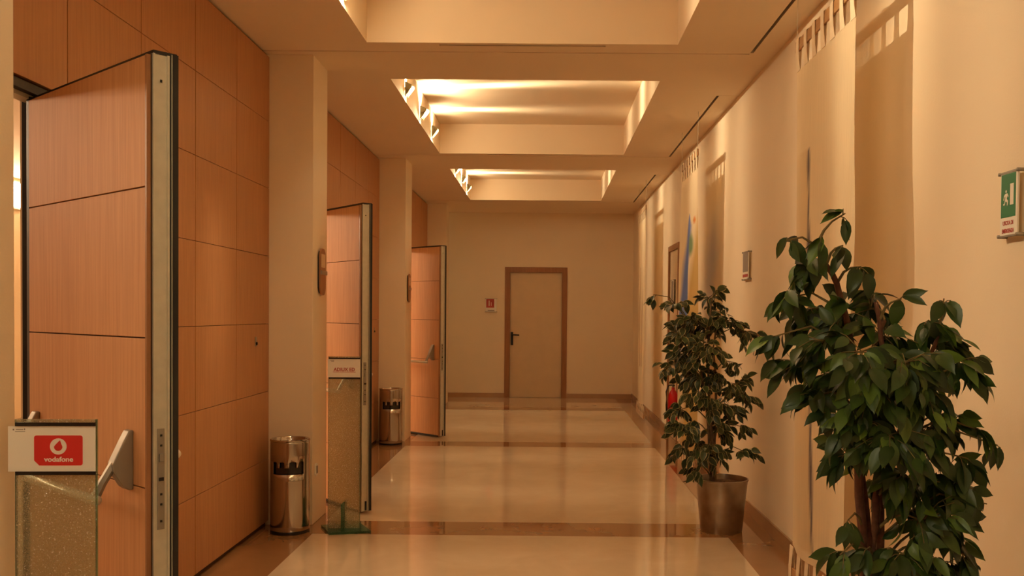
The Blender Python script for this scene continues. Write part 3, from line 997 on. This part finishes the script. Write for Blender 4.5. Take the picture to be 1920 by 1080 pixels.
def room_sign(y, label):
    r = empty('room_sign', (XC, y, 1.68))
    tag(r, label, 'sign', 'rounded room signs on the column sides')
    ax = lambda u, v, d: (d, u, v)
    prism('plate', rounded(0.15, 0.315, 0.06, 6), ax, 0.012, 0.022, M['frame_wood'], r)
    prism('backing', rounded(0.13, 0.29, 0.05, 6), ax, 0.0, 0.012, M['black'], r)
    box('name_holder', (0.022, 0.032, -0.08, 0.08, -0.02, 0.008), M['alu_grey'], r, bevel=0.002)
    boxes('card_insert', [(0.022, 0.0235, -0.055, 0.055, 0.03, 0.12)], M['door_leaf'], r)
room_sign(6.36, 'rounded brown room sign on the column beside the second open door')
room_sign(10.42, 'rounded brown room sign on the column beside the third open door')

o = empty('wall_socket', (XC, 6.26, 0.355))
tag(o, 'flat plastic wall socket low on the column side', 'socket')
prism('plate', rounded(0.06, 0.085, 0.02, 5), lambda u, v, d: (d, u, v), 0, 0.008, M['paper'], o)
box('insert', (0.008, 0.011, -0.015, 0.015, -0.025, 0.025), M['grey_print'], o, bevel=0.001)

# ------------------------------------------------------------------ fire extinguisher
o = empty('fire_extinguisher', (1.385, 10.10, 0.22))
tag(o, 'red fire extinguisher hung low on the right wall behind the variegated fig', 'extinguisher')
lathe('cylinder', [(0, 0.0), (0.045, 0.0), (0.055, 0.015), (0.055, 0.30), (0.050, 0.335), (0.034, 0.365), (0.018, 0.385), (0.018, 0.41), (0, 0.41)], M['red_paint'], o, 28)
lathe('valve', [(0, 0.41), (0.014, 0.41), (0.016, 0.44), (0.010, 0.455), (0, 0.455)], M['alu_grey'], o, 16)
boxes('lever_handle', [(-0.010, 0.010, -0.085, 0.012, 0.455, 0.466), (-0.010, 0.010, -0.075, 0.006, 0.428, 0.438)], M['black_gloss'], o)
tube('hose', [(-0.012, 0, 0.435), (-0.05, 0.0, 0.43), (-0.075, 0.0, 0.36), (-0.072, 0.0, 0.22), (-0.064, 0, 0.12)], [0.008, 0.008, 0.008, 0.009, 0.014], M['black'], o, 10)
boxes('wall_bracket', [(0.057, XR - 1.385, -0.03, 0.03, 0.24, 0.27)], M['black'], o)

# ------------------------------------------------------------------ fig trees
FIG_A = [
  (0.703,2.600,1.561,0.062), (0.652,2.550,1.615,0.020), (0.731,2.500,1.626,0.031), (0.665,2.620,1.458,0.048),
  (0.639,2.600,1.354,0.041), (0.732,2.700,1.429,0.069), (0.692,2.600,1.266,0.059), (0.731,2.550,1.189,0.061),
  (0.735,2.500,1.343,0.078), (0.803,2.700,1.246,0.077), (0.823,2.600,1.415,0.074), (0.810,2.550,1.689,0.026),
  (0.795,2.520,1.600,0.020), (0.865,2.580,1.547,0.032), (0.931,2.700,1.431,0.061), (0.818,2.450,1.317,0.090),
  (0.942,2.600,1.357,0.089), (0.944,2.450,1.291,0.097), (0.879,2.500,1.216,0.114), (0.946,2.500,1.458,0.020),
  (1.059,2.600,1.402,0.056), (1.110,2.620,1.462,0.030), (1.110,2.650,1.327,0.072), (1.149,2.600,1.285,0.059),
  (1.202,2.600,1.241,0.027), (1.021,2.500,1.218,0.092), (0.824,2.500,1.130,0.085), (0.829,2.600,1.030,0.059),
  (0.906,2.450,1.095,0.104), (1.044,2.550,1.098,0.101), (1.137,2.600,1.122,0.044), (1.196,2.550,1.099,0.032),
  (1.233,2.550,1.063,0.026), (1.154,2.550,1.026,0.041), (0.983,2.500,0.975,0.092), (1.111,2.600,0.958,0.081),
  (1.155,2.550,0.938,0.051), (1.207,2.550,0.903,0.026), (1.027,2.500,0.861,0.099), (1.143,2.600,0.825,0.066),
  (0.972,2.500,0.774,0.078), (1.094,2.550,0.733,0.080), (1.151,2.550,0.763,0.041), (0.865,2.500,0.788,0.050),
  (0.778,2.450,0.785,0.039), (0.814,2.500,0.866,0.031), (0.954,2.700,0.939,0.046),
]
FIG_B = [
  (0.689,6.000,1.540,0.041), (0.823,6.050,1.480,0.082), (0.928,6.100,1.378,0.125), (0.828,6.000,1.292,0.095),
  (1.082,6.200,1.519,0.077), (1.115,6.100,1.570,0.049), (1.075,6.150,1.379,0.133), (1.204,6.100,1.380,0.104),
  (1.281,6.050,1.295,0.089), (1.017,6.000,1.209,0.164), (0.861,6.100,1.134,0.111), (0.773,6.000,1.070,0.068),
  (0.974,6.150,1.028,0.133), (1.140,6.100,1.033,0.111), (1.243,6.100,1.103,0.055), (1.262,6.100,0.964,0.111),
  (1.340,6.100,0.878,0.075), (1.055,6.000,0.868,0.130), (0.910,5.950,0.905,0.061), (1.222,6.150,0.820,0.098),
  (0.886,6.000,0.695,0.116), (0.990,6.000,0.559,0.123), (0.871,6.000,0.558,0.082), (1.144,6.100,0.685,0.111),
  (1.102,6.050,0.518,0.096), (1.283,6.100,0.687,0.062), (1.320,6.050,0.520,0.060), (0.858,6.050,0.792,0.076),
  (0.975,6.000,0.422,0.068),
]

def leaf_mesh(name, mat, curl, wid):
    # lies along +X, length 1, face +Z, pointed drip tip, folded along the midrib
    prof = [(0.0, 0.012), (0.10, 0.55), (0.26, 0.92), (0.45, 1.0), (0.64, 0.80), (0.80, 0.46), (0.90, 0.17), (1.0, 0.0)]
    vs_, fs, rim = [], [], []
    for t, w in prof:
        zc = -curl * (t - 0.3) ** 2
        hw = w * wid / 2
        for s, k in ((-1, 1.0), (-0.55, 0.5), (0, 0.0), (0.55, 0.5), (1, 1.0)):
            vs_.append((t, s * hw, zc + 0.22 * abs(s) * hw))
            e = 1.0 if abs(s) == 1 else (0.45 if s else 0.15)
            if t > 0.93 or t < 0.02:
                e = max(e, 0.8)
            rim.append(e)
    for i in range(len(prof) - 1):
        for j in range(4):
            fs.append((i * 5 + j, (i + 1) * 5 + j, (i + 1) * 5 + j + 1, i * 5 + j + 1))
    me = bpy.data.meshes.new(name)
    me.from_pydata(vs_, [], fs)
    at = me.attributes.new('rim', 'FLOAT', 'POINT')
    for k, v in enumerate(rim):
        at.data[k].value = v
    for p in me.polygons:
        p.use_smooth = True
    me.materials.append(mat)
    return me

def make_fig(base, clusters, stems, leafmat, barkmat, lmin, lmax, density, label, pot, seed, droop, broad=1.0):
    rnd = random.Random(seed)
    r = empty('potted_fig', base)
    tag(r, label, 'potted plant')
    B = Vector(base)
    rt, rb, hp = pot
    lathe('pot', [(0, 0), (rb, 0), (rb + 0.003, 0.006), (rt - 0.002, hp - 0.012), (rt + 0.004, hp - 0.010), (rt + 0.005, hp), (rt - 0.004, hp + 0.001),
                  (rt - 0.008, hp - 0.012), (rt - 0.012, hp - 0.07), (0, hp - 0.07)], M['pot_steel'], r, 48)
    bm = bmesh.new()
    add_lathe(bm, [(0, hp - 0.015), (rt * 0.5, hp - 0.022), (rt - 0.014, hp - 0.045), (rt - 0.03, hp - 0.068), (0, hp - 0.068)], seg=24)
    for v in bm.verts:
        v.co.z += rnd.uniform(-0.006, 0.008)
    fin('mulch', bm, M['soil'], r, True)
    nodes = []
    for st in stems:
        pts = [Vector(p) for p in st['p']]
        fine = []
        for a, b in zip(pts, pts[1:]):
            for k in range(4):
                fine.append(a.lerp(b, k / 4) + Vector((rnd.uniform(-1, 1), rnd.uniform(-1, 1), 0)) * 0.003)
        fine.append(pts[-1])
        n = len(fine)
        tube('stem', [p - B for p in fine], [st['r'] * (1 - 0.65 * i / n) for i in range(n)], barkmat, r, 10)
        nodes += fine
    meshes = [leaf_mesh('leaf', leafmat, c, w * broad) for c, w in ((0.25, 0.46), (0.45, 0.50), (0.10, 0.42))]
    leaves = []
    centre = sum((Vector(c[:3]) for c in clusters), Vector()) / len(clusters)
    for (x, y, z, rad) in clusters:
        c = Vector((x, y, z))
        cand = [p for p in nodes if p.z < z - 0.03] or nodes[:3]
        s = min(cand, key=lambda p: (p - c).length + 0.6 * abs((c - p).z) * 0.3)
        mid = s.lerp(c, 0.55) + Vector((0, 0, 0.25 * (c - s).xy.length))
        bm = bmesh.new()
        path = [s, s.lerp(mid, 0.5) + Vector((0, 0, 0.01)), mid, c]
        add_tube(bm, [p - B for p in path], [0.0045, 0.004, 0.003, 0.002], 5)
        n = max(4, int(density * rad * rad))
        ntw = max(2, n // 4)
        for t in range(ntw):
            d = Vector((rnd.gauss(0, 1), rnd.gauss(0, 1), rnd.gauss(-droop * 0.5, 0.8))).normalized()
            st0 = c.lerp(mid, rnd.uniform(0, 0.4))
            e = c + d * rad * rnd.uniform(0.7, 1.05)
            m2 = st0.lerp(e, 0.55) + Vector((0, 0, 0.12 * rad))
            add_tube(bm, [p - B for p in (st0, m2, e)], [0.0016, 0.0013, 0.001], 4)
            per = max(2, round(n / ntw))
            for q in range(per):
                f = (q + 0.7) / per
                p = (st0.lerp(m2, f * 2) if f < 0.5 else m2.lerp(e, f * 2 - 1)) if f < 1 else e
                out = (p - centre)
                out.z *= 0.2
                if out.length > 1e-4:
                    out.normalize()
                ld = (d * 0.55 + out * 0.35 + Vector((rnd.uniform(-1, 1), rnd.uniform(-1, 1), rnd.uniform(-1, 1))) * 0.55
                      + Vector((0, 0, -droop))).normalized()
                nn = (out * 0.7 + Vector((rnd.uniform(-1, 1), rnd.uniform(-1.9, 0.4), rnd.uniform(-0.2, 1.0)))).normalized()
                zx = (nn - ld * nn.dot(ld))
                if zx.length < 0.1:
                    zx = ld.orthogonal()
                zx.normalize()
                yx = zx.cross(ld)
                L = rnd.uniform(lmin, lmax)
                mat = Matrix((ld, yx, zx)).transposed().to_4x4()
                tip = p + ld * L
                if tip.x > XR - 0.02 or p.x > XR - 0.02:
                    continue
                leaves.append((p, Matrix.Translation(p - B) @ mat @ Matrix.Scale(L, 4), rnd.randrange(3)))
        fin('branch', bm, M['twig'], r)
    leaves.sort(key=lambda l: l[0].y)
    for p, mt, k in leaves[:300]:
        o = bpy.data.objects.new('leaf', meshes[k])
        COL.objects.link(o)
        o.parent = r
        o.matrix_local = mt
    rest = leaves[300:]
    if rest:
        vs_, fs, rim = [], [], []
        for p, mt, k in rest:
            off = len(vs_)
            me = meshes[k]
            vs_ += [tuple(mt @ v.co) for v in me.vertices]
            fs += [tuple(i + off for i in f.vertices) for f in me.polygons]
            rim += [d.value for d in me.attributes['rim'].data]
        me = bpy.data.meshes.new('inner_leaves')
        me.from_pydata(vs_, [], fs)
        at = me.attributes.new('rim', 'FLOAT', 'POINT')
        for i, v in enumerate(rim):
            at.data[i].value = v
        for p in me.polygons:
            p.use_smooth = True
        o = link('inner_leaves', me, leafmat, r)
        o['kind'] = 'stuff'
    return r

make_fig((0.93, 2.60, 0), FIG_A, [
    dict(p=[(0.905, 2.60, 0.28), (0.895, 2.60, 0.65), (0.868, 2.58, 1.0), (0.850, 2.58, 1.30), (0.80, 2.58, 1.50), (0.74, 2.58, 1.60)], r=0.016),
    dict(p=[(0.93, 2.57, 0.28), (0.905, 2.57, 0.65), (0.915, 2.56, 1.0), (0.93, 2.55, 1.25), (0.90, 2.56, 1.45)], r=0.015),
    dict(p=[(0.945, 2.62, 0.28), (0.935, 2.62, 0.65), (0.885, 2.62, 1.0), (0.87, 2.63, 1.2), (0.95, 2.63, 1.4)], r=0.014),
    dict(p=[(0.96, 2.59, 0.28), (0.93, 2.59, 0.65), (0.935, 2.59, 0.95), (1.00, 2.59, 1.15), (1.09, 2.60, 1.36)], r=0.014),
], M['leaf_green'], M['bark'], 0.064, 0.090, 6200, 'large green weeping fig with several reddish stems in front of a banner', (0.17, 0.135, 0.34), 11, 0.75)

make_fig((1.165, 6.13, 0), FIG_B, [
    dict(p=[(1.09, 6.12, 0.28), (1.10, 6.12, 0.55), (1.07, 6.11, 0.9), (1.06, 6.12, 1.2), (1.08, 6.12, 1.5)], r=0.013),
    dict(p=[(1.12, 6.13, 0.28), (1.115, 6.13, 0.55), (1.12, 6.12, 0.9), (1.10, 6.12, 1.2), (1.13, 6.12, 1.42)], r=0.012),
    dict(p=[(1.10, 6.15, 0.28), (1.085, 6.14, 0.55), (1.05, 6.13, 0.9), (1.0, 6.12, 1.15), (0.93, 6.10, 1.36)], r=0.011),
], M['leaf_varieg'], M['bark2'], 0.060, 0.084, 4600, 'smaller fig with cream edged leaves in a dull steel pot', (0.170, 0.132, 0.345), 23, 0.6, 1.18)
